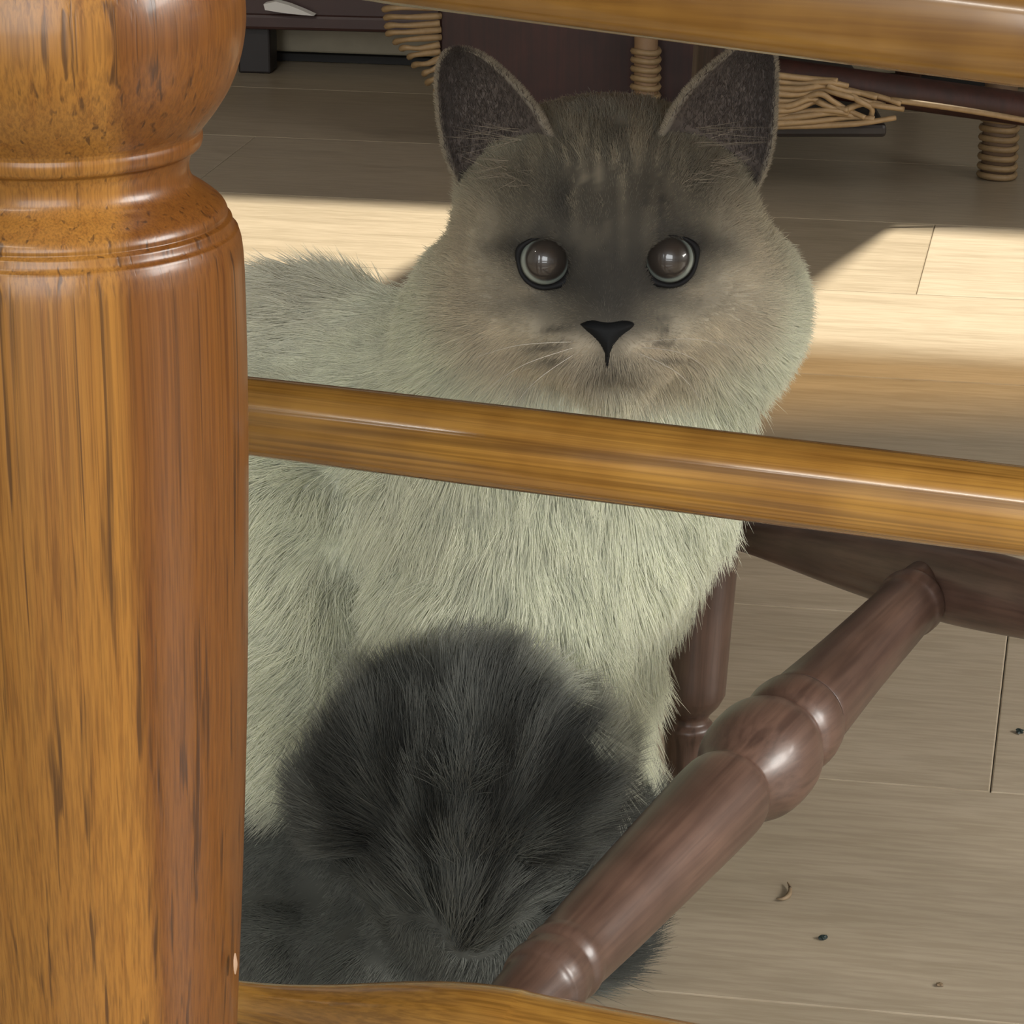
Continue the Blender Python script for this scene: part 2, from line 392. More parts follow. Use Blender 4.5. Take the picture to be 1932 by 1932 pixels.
# ------------------------------------------------------------------ behind: rattan-bound chair, cabinet, cloth
YR = 2.316
ratt = thing('rattan_chair', (0.14, YR, 0), 'dark red-brown chair with cane-bound joints on the floor behind the cat', 'chair')
YF = 2.20
YP = 2.42
p0, p1 = at(828, 200, YP), at(1458, 200, YP)
zt, zbm = 0.20, at(1000, 236, YP).z
box('front_panel', (p1.x-p0.x, 0.018, zt-zbm), MAHOG, ratt, T((p0.x+p1.x)/2, YP+0.012, (zt+zbm)/2), 0.003)
def cane_leg(px, ybot, w, bands, mat, Y=YR):
    pb = onfloor(px, ybot); 
    l = lathe('leg', (pb.x, Y, 0), (pb.x, Y, 0.225), [(0, w), (0.5, w*1.03), (1, w)], mat, ratt, 20, 3)
    for by in bands:
        z = at(px, by, Y).z
        V = []; F = []
        R_, r_ = w+0.0012, 0.0023
        for i in range(20):
            for j in range(6):
                a, c = 2*math.pi*i/20, 2*math.pi*j/6
                V.append((pb.x + (R_+r_*math.cos(c))*math.cos(a), Y + (R_+r_*math.cos(c))*math.sin(a), z + r_*1.15*math.sin(c) + 0.0006*math.sin(2*a)))
                F.append((i*6+j, ((i+1) % 20)*6+j, ((i+1) % 20)*6+(j+1) % 6, i*6+(j+1) % 6))
        mesh_obj('cane_band', V, F, CANE, ratt)
cane_leg(1880, 335, 0.0125, (222, 240, 258, 276, 294, 312, 328), plain('cane_pole', (0.17, 0.11, 0.07), 0.5))
cane_leg(1225, 335, 0.0092, (96, 112, 129, 146, 163, 180), plain('cane_pole_light', (0.28, 0.17, 0.09), 0.5), YP-0.014)
pl = onfloor(700, 335).x
# woven brackets either side of the panel: every strand its own piece
outer = [(722, 2), (724, 18), (727, 34), (729, 50), (731, 64), (745, 80), (757, 92), (772, 108), (780, 124), (800, 140), (806, 157), (822, 172)]
inner = [(832, 0), (832, 14), (832, 30), (830, 44), (832, 56), (832, 70), (830, 84), (830, 97), (832, 108), (832, 122), (832, 136), (832, 150)]
for k, (o_, i_) in enumerate(zip(outer, inner)):
    dy = (k % 3 - 1)*0.0016
    mid = ((o_[0]+i_[0])/2 + random.uniform(-8, 8), (o_[1]+i_[1])/2 + random.uniform(-2, 4))
    q1 = (o_[0]*0.75+mid[0]*0.25, o_[1]*0.8+mid[1]*0.2 - 2)
    tube('cane_strand', [at(*o_, YP+dy+0.004), at(*q1, YP-0.004+dy), at(*mid, YP-0.006-dy), at(*i_, YP-0.002+dy)], lambda s: 0.0024+0.0004*math.sin(9*s), CANE, ratt, 7, 4)
strs = [[(1450, 140), (1500, 146), (1545, 150), (1580, 152)], [(1450, 150), (1510, 158), (1560, 155), (1600, 162)], [(1455, 166), (1510, 168), (1560, 161), (1610, 172), (1655, 184)],
        [(1455, 176), (1505, 178), (1548, 168), (1585, 178), (1630, 190), (1670, 198)], [(1455, 188), (1500, 190), (1545, 177), (1570, 190), (1600, 208), (1632, 222)],
        [(1455, 199), (1490, 200), (1530, 186), (1565, 200), (1600, 208)], [(1455, 210), (1500, 206), (1535, 192), (1550, 196), (1580, 208)],
        [(1455, 218), (1510, 212), (1560, 208), (1600, 214)], [(1455, 226), (1520, 219), (1575, 213), (1620, 222)], [(1455, 234), (1530, 229), (1600, 222), (1650, 224)],
        [(1460, 238), (1540, 237), (1620, 233), (1690, 222)], [(1600, 172), (1620, 190), (1645, 205), (1640, 226)], [(1560, 160), (1595, 172), (1650, 180), (1700, 196)],
        [(1590, 210), (1625, 196), (1660, 200), (1705, 206)]]
for k, pts in enumerate(strs):
    dz = [((k+i) % 3 - 1)*0.0025 for i in range(len(pts))]
    tube('cane_strand', [at(p[0], p[1], YF-0.004+q) for p, q in zip(pts, dz)], lambda s: 0.0026 - 0.0006*s, CANE, ratt, 7, 4)
# dark rail running right from the bracket and the tall solid back that shades the floor
r0, r1 = at(1440, 138, YF+0.035), at(2050, 222, YF+0.035)
tube('rail', [r0, r0.lerp(r1, .5), r1], 0.0125, MAHOG, ratt, 12, 3)
tube('cane_strand', [at(1680, 188, YF-.004), at(1770, 200, YF-.004), at(1860, 214, YF-.004), at(1960, 232, YF-.004)], 0.0022, CANE, ratt, 7, 3)
bx0, bx1 = 0.06, 0.352
box('seat', (bx1-bx0, 0.30, 0.025), MAHOG, ratt, T((bx1+bx0)/2, YR+0.165, 0.232), 0.006)
box('shade_board', (0.12, 0.34, 0.010), DARKW, ratt, T(0.215, YF+0.185, 0.058), 0.003)  # dark board added to give the black shade under the chair
box('back_panel', (bx1-bx0, 0.02, 0.62), MAHOG, ratt, T((bx0+bx1)/2, YR+0.02, 0.55), 0.004)
for x in (0.075, 0.34):
    lathe('leg', (x, YR+0.29, 0), (x, YR+0.29, 0.225), [(0, 0.011), (0.5, 0.012), (1, 0.011)], MAHOG, ratt, 16, 2)

cab = thing('cabinet', (-0.25, 2.74, 0), 'dark plum wooden cabinet on square legs by the baseboard at left', 'cabinet')
cl = onfloor(487, 133)
RC = Matrix.Rotation(math.radians(-8), 4, 'Z')
CMX = Matrix.Translation((cl.x, cl.y, 0)) @ RC
zc = at(640, 46, cl.y-0.02).z
box('leg', (0.030, 0.030, zc+0.02), DARKW, cab, CMX @ T(0, 0, (zc+0.02)/2), 0.002)
box('leg', (0.030, 0.030, zc+0.02), DARKW, cab, CMX @ T(-0.62, 0, (zc+0.02)/2), 0.002)
box('body', (1.05, 0.044, 0.5), PLUM, cab, CMX @ T(-0.13, -0.004, zc+0.25), 0.004)
box('bottom_rail', (1.05, 0.012, 0.014), PLUM, cab, CMX @ T(-0.13, -0.024, zc+0.004), 0.003)
# scrap of white cloth hanging under the cabinet
cp = [(497, 8), (520, 3), (545, 10), (570, 20), (592, 30), (565, 28), (530, 24), (500, 19)]
Y1 = cl.y - 0.045
fr = [at(*p, Y1) for p in cp]; bk = [v + Vector((0.002, 0.006, 0.001)) for v in fr]
n = len(cp)
cloth = mesh_obj('cloth', fr+bk, [tuple(range(n))[::-1], tuple(range(n, 2*n))] + [(i, (i+1) % n, n+(i+1) % n, n+i) for i in range(n)], CLOTH, None, False)
tag(cloth, 'scrap of white cloth hanging at the foot of the dark cabinet', 'cloth')

# ------------------------------------------------------------------ crumbs on the floor
def crumb(name, px, py, r, mat, label, cat):
    c = onfloor(px, py); bm = bmesh.new(); bmesh.ops.create_icosphere(bm, subdivisions=2, radius=r)
    for v in bm.verts: v.co *= 1 + random.uniform(-.3, .3); v.co.z *= 0.6
    me = bpy.data.meshes.new(name); bm.to_mesh(me); bm.free(); me.materials.append(mat)
    o = link(name, me, None, Matrix.Translation((c.x, c.y, r*0.45))); tag(o, label, cat)
crumb('crumb', 1553, 1772, 0.0016, SPECK, 'tiny black crumb on the floor planks right of the turned stretcher', 'crumb')
crumb('crumb', 1773, 1860, 0.0013, SPECK2, 'tiny tan crumb on the floor nearest the lower right corner', 'crumb')
crumb('crumb', 1924, 1383, 0.0018, SPECK, 'dark crumb on the floor below the far stretcher at the edge', 'crumb')
c = onfloor(1478, 1680)
curl = [c + Vector((0.0045*math.cos(a)-0.002, 0.010*math.sin(a), 0.0012)) for a in np.linspace(-1.9, 0.5, 9)]
tag(tube('curled_shaving', curl, lambda s: 0.0002+0.0008*math.sin(math.pi*s), plain('shaving', (0.22, 0.155, 0.09), 0.6), None, 6, 3),
    'small curled tan wood shaving on the floor right of the cat', 'shaving')

# ------------------------------------------------------------------ the cat
# CAT-FRAME: u to the right, v down the cat's front, both in 1/5750 m, measured on a plane leaning back like the cat
#CATCODE
def ell_pts(): pass
U = 5750.0
def C(u, v, Y): return np.array(at(u, v, Y))
class Field:
    def __init__(s, lo, hi, h):
        s.lo, s.h = np.array(lo, np.float32), np.float32(h)
        s.n = np.ceil((np.array(hi)-np.array(lo))/h).astype(int)+1
        ax = [s.lo[i] + s.h*np.arange(s.n[i], dtype=np.float32) for i in range(3)]
        s.X, s.Y, s.Z = np.meshgrid(*ax, indexing='ij', sparse=True)
        s.f = np.full(s.n, 1.0, np.float32)
    def win(s, lo, hi):
        a = np.clip(((np.array(lo)-s.lo)/s.h).astype(int), 0, s.n-1); b = np.clip(((np.array(hi)-s.lo)/s.h).astype(int)+2, 1, s.n)
        return tuple(slice(i, max(j, i+1)) for i, j in zip(a, b))
    def sub(s, w): return s.X[w[0], :, :], s.Y[:, w[1], :], s.Z[:, :, w[2]]
    def add(s, d, w, k):
        a = s.f[w]
        h = np.clip(0.5 + 0.5*(a-d)/k, 0, 1)
        s.f[w] = a*(1-h) + d*h - k*h*(1-h)
    def ell(s, c, r, k=0.02, rot=None):
        r = np.array(r if hasattr(r, '__len__') else (r,)*3, np.float32); m = float(r.max()) + 0.03
        w = s.win(c-m, c+m); x, y, z = s.sub(w)
        x, y, z = x-np.float32(c[0]), y-np.float32(c[1]), z-np.float32(c[2])
        if rot is not None:
            Mr = np.array(Matrix.Rotation(math.radians(rot[0]), 3, rot[1]).transposed(), np.float32)
            x, y, z = (Mr[i, 0]*x+Mr[i, 1]*y+Mr[i, 2]*z for i in range(3))
        k0 = np.sqrt((x/r[0])**2+(y/r[1])**2+(z/r[2])**2)+1e-6
        k1 = np.sqrt((x/r[0]**2)**2+(y/r[1]**2)**2+(z/r[2]**2)**2)+1e-6
        s.add(k0*(k0-1)/k1, w, k)
    def cap(s, a, b, ra, rb, k=0.02):
        a, b = np.array(a, np.float32), np.array(b, np.float32); m = max(ra, rb)+0.03
        w = s.win(np.minimum(a, b)-m, np.maximum(a, b)+m); x, y, z = s.sub(w)
        d = b-a; L = float(d@d)
        t = np.clip(((x-a[0])*d[0]+(y-a[1])*d[1]+(z-a[2])*d[2])/L, 0, 1)
        q = np.sqrt((x-a[0]-t*d[0])**2+(y-a[1]-t*d[1])**2+(z-a[2]-t*d[2])**2) - (ra+(rb-ra)*t)
        s.add(q.astype(np.float32), w, k)
    def carve(s, c, r, k=0.004):
        m = r+0.02; w = s.win(c-m, c+m); x, y, z = s.sub(w)
        d = -(np.sqrt((x-c[0])**2+(y-c[1])**2+(z-c[2])**2)-r)
        a = s.f[w]; h = np.clip(0.5-0.5*(a-d)/k, 0, 1)
        s.f[w] = a*(1-h)+d*h+k*h*(1-h)
    def mesh(s):
        f = s.f; n = f.shape; ins = f < 0
        c8 = [ins[i:n[0]-1+i, j:n[1]-1+j, k:n[2]-1+k] for i in (0, 1) for j in (0, 1) for k in (0, 1)]
        cnt = sum(c.astype(np.int8) for c in c8); act = (cnt > 0) & (cnt < 8)
        idx = np.full(act.shape, -1, np.int64); I = np.argwhere(act); idx[act] = np.arange(len(I))
        acc = np.zeros((len(I), 3)); num = np.zeros(len(I))
        co = [(i, j, k) for i in (0, 1) for j in (0, 1) for k in (0, 1)]
        for a in range(8):
            for b in range(a+1, 8):
                if sum(abs(p-q) for p, q in zip(co[a], co[b])) != 1: continue
                A, B = np.array(co[a]), np.array(co[b])
                fa = f[tuple((I+A).T)]; fb = f[tuple((I+B).T)]; m = (fa < 0) != (fb < 0)
                t = np.where(m, fa/np.where(m, fa-fb, 1), 0)
                acc += m[:, None]*(I+A+t[:, None]*(B-A)); num += m
        V = s.lo + s.h*(acc/num[:, None])
        Fs = []
        for ax in range(3):
            sl0 = [slice(None)]*3; sl1 = [slice(None)]*3; sl0[ax] = slice(0, -1); sl1[ax] = slice(1, None)
            a, b = ins[tuple(sl0)], ins[tuple(sl1)]; E = np.argwhere(a != b)
            o = [q for q in range(3) if q != ax]
            E = E[(E[:, o[0]] > 0) & (E[:, o[1]] > 0) & (E[:, o[0]] < n[o[0]]-1) & (E[:, o[1]] < n[o[1]]-1)]
            flip = a[tuple(E.T)]
            q = []
            for (p, r) in ((1, 1), (0, 1), (0, 0), (1, 0)):
                D = E.copy(); D[:, o[0]] -= p; D[:, o[1]] -= r; q.append(idx[tuple(D.T)])
            Q = np.stack(q, 1)
            fl = flip if ax != 1 else ~flip
            Q[~fl] = Q[~fl][:, ::-1]; Fs.append(Q)
        return V, np.concatenate(Fs)

F3 = Field((-0.175, 0.93, -0.01), (0.135, 1.36, 0.385), 0.0026)
E = F3.ell; K = F3.cap
cm = 0.01
# trunk: hunched back at left, chest in front
E(C(560, 835, 1.20), (6.2*cm, 8.0*cm, 6.6*cm), 0.03)
E(C(430, 1150, 1.21), (7.0*cm, 8.5*cm, 9.0*cm), 0.03)
K(C(1010, 830, 1.09), C(620, 900, 1.18), 0.060, 0.062, 0.03)
E(C(1035, 930, 1.075), (5.0*cm, 5.2*cm, 5.6*cm), 0.03)
E(C(1022, 800, 1.085), (4.9*cm, 4.8*cm, 4.0*cm), 0.03)
E(C(955, 1190, 1.065), (4.2*cm, 4.6*cm, 6.0*cm), 0.03)
E(C(925, 1450, 1.070), (4.4*cm, 5.2*cm, 6.0*cm), 0.03)
K(C(1165, 760, 1.075), C(1030, 1300, 1.080), 0.036, 0.024, 0.03)
# cat's right fore leg and shoulder (left in the picture), other fore leg behind the tail
K(C(520, 930, 1.105), C(545, 1330, 1.065), 0.040, 0.030, 0.012)
K(C(545, 1330, 1.065), C(520, 1760, 1.010), 0.028, 0.021, 0.015)
K(C(860, 1250, 1.04), C(720, 1740, 1.000), 0.030, 0.022, 0.02)
# paws with toes
for (u, Y) in ((512, 0.992), (700, 0.982)):
    p = C(u, 1800, Y); p[2] = 0.018
    E(p, (2.0*cm, 2.6*cm, 1.7*cm), 0.012)
    for q in (-1.5, -0.5, 0.5, 1.5):
        E(p + np.array((q*0.0095, -0.021+abs(q)*0.0035, -0.006)), (0.62*cm, 0.95*cm, 0.9*cm), 0.003)
# haunch on the right of the picture behind the tail, and rump
E(C(1050, 1500, 1.09), (3.0*cm, 5.5*cm, 5.0*cm), 0.03)
# tail: out from behind, round the front and curled up over the fore paws
tail = [(1095, 1540, 1.085, .021), (1085, 1620, 1.030, .023), (1050, 1700, 0.997, .024), (930, 1770, 0.982, .024), (850, 1700, 0.978, .023), (880, 1560, 0.985, .026), (960, 1450, 0.992, .030), (900, 1400, 0.995, .027), (780, 1440, 0.992, .024), (710, 1510, 0.988, .019)]
for a_, b_ in zip(tail[:-1], tail[1:]):
    K(C(*a_[:3]), C(*b_[:3]), a_[3], b_[3], 0.010)
# neck and head
K(C(1150, 560, 1.075), C(1060, 860, 1.085), 0.046, 0.048, 0.03)
E(C(1140, 368, 1.052), (5.0*cm, 4.6*cm, 3.45*cm), 0.015)
E(C(1148, 480, 1.035), (4.6*cm, 4.3*cm, 3.9*cm), 0.015)
E(C(965, 575, 1.045), (2.9*cm, 3.2*cm, 2.7*cm), 0.02); E(C(1345, 570, 1.045), (2.9*cm, 3.2*cm, 2.7*cm), 0.02)
E(C(900, 610, 1.065), (2.4*cm, 3.0*cm, 2.6*cm), 0.02); E(C(1394, 590, 1.065), (2.0*cm, 3.0*cm, 2.6*cm), 0.02)
E(C(1146, 640, 1.005), (2.4*cm, 2.1*cm, 1.6*cm), 0.015)
E(C(1102, 652, 0.9905), (1.15*cm, 1.15*cm, 0.95*cm), 0.006); E(C(1190, 652, 0.9905), (1.15*cm, 1.15*cm, 0.95*cm), 0.006)
K(C(1146, 470, 1.004), C(1146, 612, 0.986), 0.0105, 0.0075, 0.012)
E(C(1146, 712, 1.001), (1.25*cm, 1.1*cm, 0.75*cm), 0.006)
E(C(1060, 420, 1.010), (1.4*cm, 1.2*cm, 0.8*cm), 0.012); E(C(1232, 418, 1.010), (1.4*cm, 1.2*cm, 0.8*cm), 0.012)
EYES = (C(1027, 492, 1.0035), C(1263, 488, 1.0035))
for e in EYES:
    E(e + np.array((0, 0.002, 0)), 1.12*cm, 0.006)
for e in EYES:
    F3.carve(e + np.array((0, -0.0062, 0.0002)), 0.0090, 0.0012)
# sit on the floor
F3.f = np.maximum(F3.f, 0.0012 - F3.Z)
CV, CF = F3.mesh()
# one light smoothing pass
def relax(V, F, it, lam=0.5):
    for _ in range(it):
        acc = np.zeros_like(V); num = np.zeros(len(V))
        for i in range(4):
            for j in (1, 3):
                np.add.at(acc, F[:, i], V[F[:, (i+j) % 4]]); np.add.at(num, F[:, i], 1)
        V = V + lam*(acc/num[:, None]-V)
    return V
CV = relax(CV, CF, 2)

# ears: cupped shells with thickness, joined into the body mesh
def lerp_poly(P, t):
    P = np.array(P, float); d = np.r_[0, np.cumsum(np.linalg.norm(np.diff(P, axis=0), axis=1))]; d /= d[-1]
    return np.stack([np.interp(t, d, P[:, k]) for k in range(P.shape[1])], -1)
def smooth_poly(P, n=30):
    P = np.array(P, float); out = []
    for i in range(len(P)-1):
        p0, p1, p2, p3 = P[max(i-1, 0)], P[i], P[i+1], P[min(i+2, len(P)-1)]
        for s in np.linspace(0, 1, n, endpoint=False):
            out.append(0.5*((2*p1)+(-p0+p2)*s+(2*p0-5*p1+4*p2-p3)*s*s+(-p0+3*p1-3*p2+p3)*s**3))
    out.append(P[-1]); return np.array(out)
def ear(outer, inner, depth, Yo, Yi, Yt, n=26, m=20):
    t = np.linspace(0, 1, n); O = lerp_poly(smooth_poly(outer), t); I_ = lerp_poly(smooth_poly(inner), t)
    s = np.linspace(0, 1, m); G = np.zeros((n, m, 3)); Bk = np.zeros((n, m, 3))
    for i in range(n):
        w = np.linalg.norm(O[i]-I_[i])
        for j in range(m):
            uv = O[i]*(1-s[j])+I_[i]*s[j]
            y0 = (Yo*(1-s[j])+Yi*s[j])*(1-t[i])+Yt*t[i]
            cup = (4*s[j]*(1-s[j]))**0.6
            y0 += 0.020*max(0, 1-t[i]/0.28)
            G[i, j] = C(uv[0], uv[1], y0 + depth*cup*min(1, w/160)*(1-0.35*t[i]))
            th = 0.0007 + 0.0016*cup
            Bk[i, j] = C(uv[0], uv[1], y0 + depth*cup*min(1, w/160)*(1-0.35*t[i]) + th)
    V = np.concatenate([G.reshape(-1, 3), Bk.reshape(-1, 3)]); Fq = []
    o = n*m
    for i in range(n-1):
        for j in range(m-1):
            a, b, c_, d_ = i*m+j, i*m+j+1, (i+1)*m+j+1, (i+1)*m+j
            Fq.append((a, b, c_, d_)); Fq.append((o+d_, o+c_, o+b, o+a))
        Fq.append((i*m, (i+1)*m, o+(i+1)*m, o+i*m)); Fq.append(((i+1)*m-1+0, o+(i+1)*m-1, o+(i+2)*m-1, (i+2)*m-1))
    for j in range(m-1): Fq.append(((n-1)*m+j, (n-1)*m+j+1, o+(n-1)*m+j+1, o+(n-1)*m+j))
    return V, np.array(Fq), G
EL = ear([(905, 395), (868, 350), (845, 300), (834, 250), (827, 195), (827, 145), (838, 108), (858, 96)],
         [(1062, 300), (1040, 262), (1015, 215), (985, 175), (950, 140), (920, 115), (892, 100), (866, 95)], 0.011, 1.036, 1.010, 1.046)
ER = ear([(1395, 395), (1432, 348), (1450, 300), (1458, 250), (1462, 190), (1462, 130), (1456, 95), (1440, 78)],
         [(1228, 300), (1252, 250), (1270, 212), (1300, 170), (1335, 135), (1368, 108), (1400, 85), (1432, 76)], 0.011, 1.036, 1.010, 1.046)
nb = len(CV); ne = len(EL[0])
AV = np.concatenate([CV, EL[0], ER[0]]); AF = np.concatenate([CF, EL[1]+nb, ER[1][:, ::-1]+nb+ne])

# ---- coat pattern: cream body, grey-brown mask, dark ears, paws and tail, in the cat's own u, v
def uv_of(P):
    q = P - np.array((0, 1.0, CAM_H - math.tan(TILT)*1.0))
    d0 = 1.0/ct
    u = 966 + FPX/d0*q[:, 0]; v = 966 - FPX/d0*(q[:, 1]*st + q[:, 2]*ct)
    return u, v
def ss(a, b, x): t = np.clip((x-a)/(b-a), 0, 1); return t*t*(3-2*t)
_nt = rng.random((64, 64, 64)).astype(np.float32)
def vnoise(P, sc):
    q = P*sc; i = np.floor(q).astype(int); f = q-i; f = f*f*(3-2*f); r = 0
    for a in (0, 1):
        for b in (0, 1):
            for c_ in (0, 1):
                w = (f[:, 0] if a else 1-f[:, 0])*(f[:, 1] if b else 1-f[:, 1])*(f[:, 2] if c_ else 1-f[:, 2])
                r = r + w*_nt[(i[:, 0]+a) % 64, (i[:, 1]+b) % 64, (i[:, 2]+c_) % 64]
    return r
CREAM = np.array((0.76, 0.77, 0.63)); CHEEK = np.array((0.63, 0.545, 0.41)); MASK = np.array((0.275, 0.250, 0.195)); DARK = np.array((0.085, 0.081, 0.073))
EARC = np.array((0.135, 0.114, 0.102)); TAILC = np.array((0.080, 0.083, 0.075)); PAWC = np.array((0.098, 0.103, 0.092)); RIM = np.array((0.50, 0.44, 0.34))
def mixc(a, b, t): return a*(1-t[:, None]) + b*t[:, None]
def gs(u, v, cu, cv, ru, rv): return np.exp(-(((u-cu)/ru)**2+((v-cv)/rv)**2))
def coat(P, isear=None):
    u, v = uv_of(P); Y = P[:, 1]; n1 = vnoise(P, 70.0); n2 = vnoise(P, 260.0)
    col = np.tile(CREAM, (len(P), 1))
    hd = ss(780, 720, v + 25*(n1-0.5))*ss(1.16, 1.11, Y)             # head region
    face = hd*ss(1.16, 0.80, np.sqrt(((u-1146)/335)**2 + ((v-500)/255)**2) + 0.12*(n1-.5))
    col = mixc(col, CHEEK, face*0.85)
    top_ = ss(430, 330, v)*hd
    mask = hd*ss(1.15, 0.45, np.sqrt(((u-1146)/275)**2 + ((v-440)/225)**2) + 0.10*(n1-.5))
    col = mixc(col, MASK, np.clip(mask*0.95 + 0.50*top_, 0, 1))
    # darker round the eyes, bridge of the nose and muzzle
    dk = 0.72*gs(u, v, 1146, 565, 75, 72) + 0.42*gs(u, v, 1146, 640, 100, 45) + 0.75*gs(u, v, 1060, 395, 26, 42) + 0.75*gs(u, v, 1230, 395, 26, 42)
    dk += 0.55*gs(u, v, 1146, 470, 60, 90)
    for eu, ev, sg in ((1027, 490, -1), (1263, 487, 1)):
        dk += 1.0*gs(u, v, eu, ev, 60, 56) + 0.5*gs(u, v, eu+sg*70, ev-12, 50, 22) + 0.6*gs(u, v, eu-sg*42, ev+45, 32, 34) + 0.32*gs(u, v, eu+sg*40, ev+85, 95, 28)
    dk += 0.55*gs(u, v, 1146, 705, 55, 22)  # shadow at the chin, painted into the coat
    col = mixc(col, DARK, np.clip(dk, 0, 0.88)*hd)
    # pale crescents under the eyes, whisker pads
    pl_ = 0.40*gs(u, v, 985, 560, 45, 14) + 0.40*gs(u, v, 1305, 560, 45, 14) + 0.8*gs(u, v, 1080, 662, 42, 20) + 0.8*gs(u, v, 1210, 662, 42, 20)
    col = mixc(col, CHEEK, np.clip(pl_, 0, 1)*hd)
    # forehead ticking and whisker rows
    tick = ss(0.44, 0.70, vnoise(np.stack([u/11.0+1.6*n2, v/60.0+1.5*n1, Y*0], 1), 1.0))*gs(u, v, 1146, 310, 150, 130)*hd
    col = mixc(col, np.array((0.50, 0.44, 0.325)), 0.85*tick)
    for ru, rv, rl in ((1045, 632, 26), (1040, 660, 42), (1235, 612, 18), (1245, 632, 22), (1240, 655, 45), (1250, 680, 40), (1045, 682, 30)):
        col = mixc(col, DARK, 0.65*gs(u, v, ru, rv, rl, 4.5)*hd)
    col = mixc(col, np.array((0.46, 0.43, 0.39)), 0.6*ss(255, 180, v)*gs(u, v, 1146, 180, 190, 200)*hd)  # rim light along the crown, put into the coat colour
    # tail, lower legs, paws
    tl = np.zeros(len(P))
    for a_, b_ in zip(tail[:-1], tail[1:]):
        A_, B_ = C(*a_[:3]), C(*b_[:3]); dd_ = B_-A_; t_ = np.clip(((P-A_)@dd_)/(dd_@dd_), 0, 1)
        dist = np.linalg.norm(P-A_-t_[:, None]*dd_, axis=1) - (a_[3]+(b_[3]-a_[3])*t_)
        tl = np.maximum(tl, ss(0.006, -0.001, dist + 0.006*(n1-0.5)))
    tl = np.maximum(tl, ss(1.22, 0.80, np.sqrt(((u-872)/272)**2+((v-1520)/245)**2) + 0.30*(n1-.5))*ss(1.06, 1.03, Y))
    low = ss(1480, 1600, v + 60*(n1-.5))*ss(1.10, 1.04, Y)
    col = mixc(col, PAWC, low*0.95)
    fan = np.arctan2(u-830, np.maximum(1930-v, 30))                   # streaks that follow the lie of the tail hair
    stripe = vnoise(np.stack([fan*13.0+20, v/260.0+0.6*n1, Y*0+3.3], 1), 1.0)
    col = mixc(col, TAILC*(0.45+0.5*n2+1.25*ss(0.35, 0.8, stripe))[:, None], tl)
    flank = ss(1.10, 1.17, Y)*ss(760, 600, u)
    col = mixc(col, np.array((0.66, 0.63, 0.53)), 0.6*flank)
    return np.clip(col*(0.90+0.2*n2)[:, None], 0.01, 0.95), u, v, hd, tl, low
colA = coat(AV)[0]
colA *= (0.45 + 0.40*ss(0.25, 0.6, colA.mean(1)))[:, None]
# ears painted by their own cloth: dark inside and out, pale thin rim
for G, off in ((EL, nb), (ER, nb+ne)):
    n_, m_ = 26, 20
    ii, jj = np.meshgrid(np.arange(n_), np.arange(m_), indexing='ij')
    edge = (jj == 0) | (jj == m_-1) | (ii == n_-1)
    c_ = np.where(edge[..., None], RIM*0.7, EARC*(0.85+0.5*np.sin(np.pi*jj/(m_-1)))[..., None])
    colA[off:off+n_*m_] = c_.reshape(-1, 3); colA[off+n_*m_:off+2*n_*m_] = np.where(edge[..., None], RIM*0.7, EARC).reshape(-1, 3)

cat = thing('cat', (0.02, 1.08, 0), 'cream long-haired cat with grey mask and tail sitting under the chair', 'cat')
def attr_mat(name, attr, rough, trans):
    w = NT(name); a = w.n('ShaderNodeAttribute', attribute_name=attr)
    w.l(a.outputs['Color'], w.b.inputs['Base Color']); w.set(Roughness=rough, Specular_IOR_Level=0.25)
    if trans:
        tr = w.n('ShaderNodeBsdfTranslucent'); w.l(a.outputs['Color'], tr.inputs['Color'])
        mx = w.n('ShaderNodeMixShader'); mx.inputs[0].default_value = trans
        w.l(w.b.outputs[0], mx.inputs[1]); w.l(tr.outputs[0], mx.inputs[2]); w.l(mx.outputs[0], w.out.inputs['Surface'])
    return w.m
SKIN = attr_mat('cat_skin', 'coat', 0.9, 0); FURM = attr_mat('cat_fur', 'coat', 0.65, 0.30)
CM = Matrix.Translation((0.02, 1.08, 0)); CINV = np.array((0.02, 1.08, 0))
me = bpy.data.meshes.new('body')
me.vertices.add(len(AV)); me.vertices.foreach_set('co', (AV-CINV).ravel().astype(np.float32))
me.loops.add(AF.size); me.loops.foreach_set('vertex_index', AF.ravel().astype(np.int32))
me.polygons.add(len(AF)); me.polygons.foreach_set('loop_start', np.arange(0, AF.size, 4, dtype=np.int32))
me.polygons.foreach_set('use_smooth', np.ones(len(AF), bool))
me.update(calc_edges=True); me.validate()
at_ = me.color_attributes.new('coat', 'FLOAT_COLOR', 'POINT'); at_.data.foreach_set('color', np.c_[colA, np.ones(len(AV))].ravel().astype(np.float32))
me.materials.append(SKIN); body = link('body', me, cat, CM)

# ---- fur: real strands grown on the body
def normals(V, F):
    nrm = np.cross(V[F[:, 2]]-V[F[:, 0]], V[F[:, 3]]-V[F[:, 1]]); N = np.zeros_like(V)
    for i in range(4): np.add.at(N, F[:, i], nrm)
    return N/np.maximum(np.linalg.norm(N, axis=1, keepdims=True), 1e-12), np.linalg.norm(nrm, axis=1)/2
VN, AR = normals(CV, CF)
cen = CV[CF].mean(1); cn = VN[CF].mean(1)
if ((cn*(cen-np.array((0.03, 1.09, 0.2)))).sum(1) > 0).mean() < 0.5: VN = -VN; me.flip_normals()
uc, vc = uv_of(cen)
_, _, _, hdc, tlc, lowc = coat(cen)
facing = ss(0.55, -0.15, VN[CF].mean(1)[:, 1])                     # fewer strands on the far side
eyed = np.minimum(np.linalg.norm(cen-EYES[0], axis=1), np.linalg.norm(cen-EYES[1], axis=1))
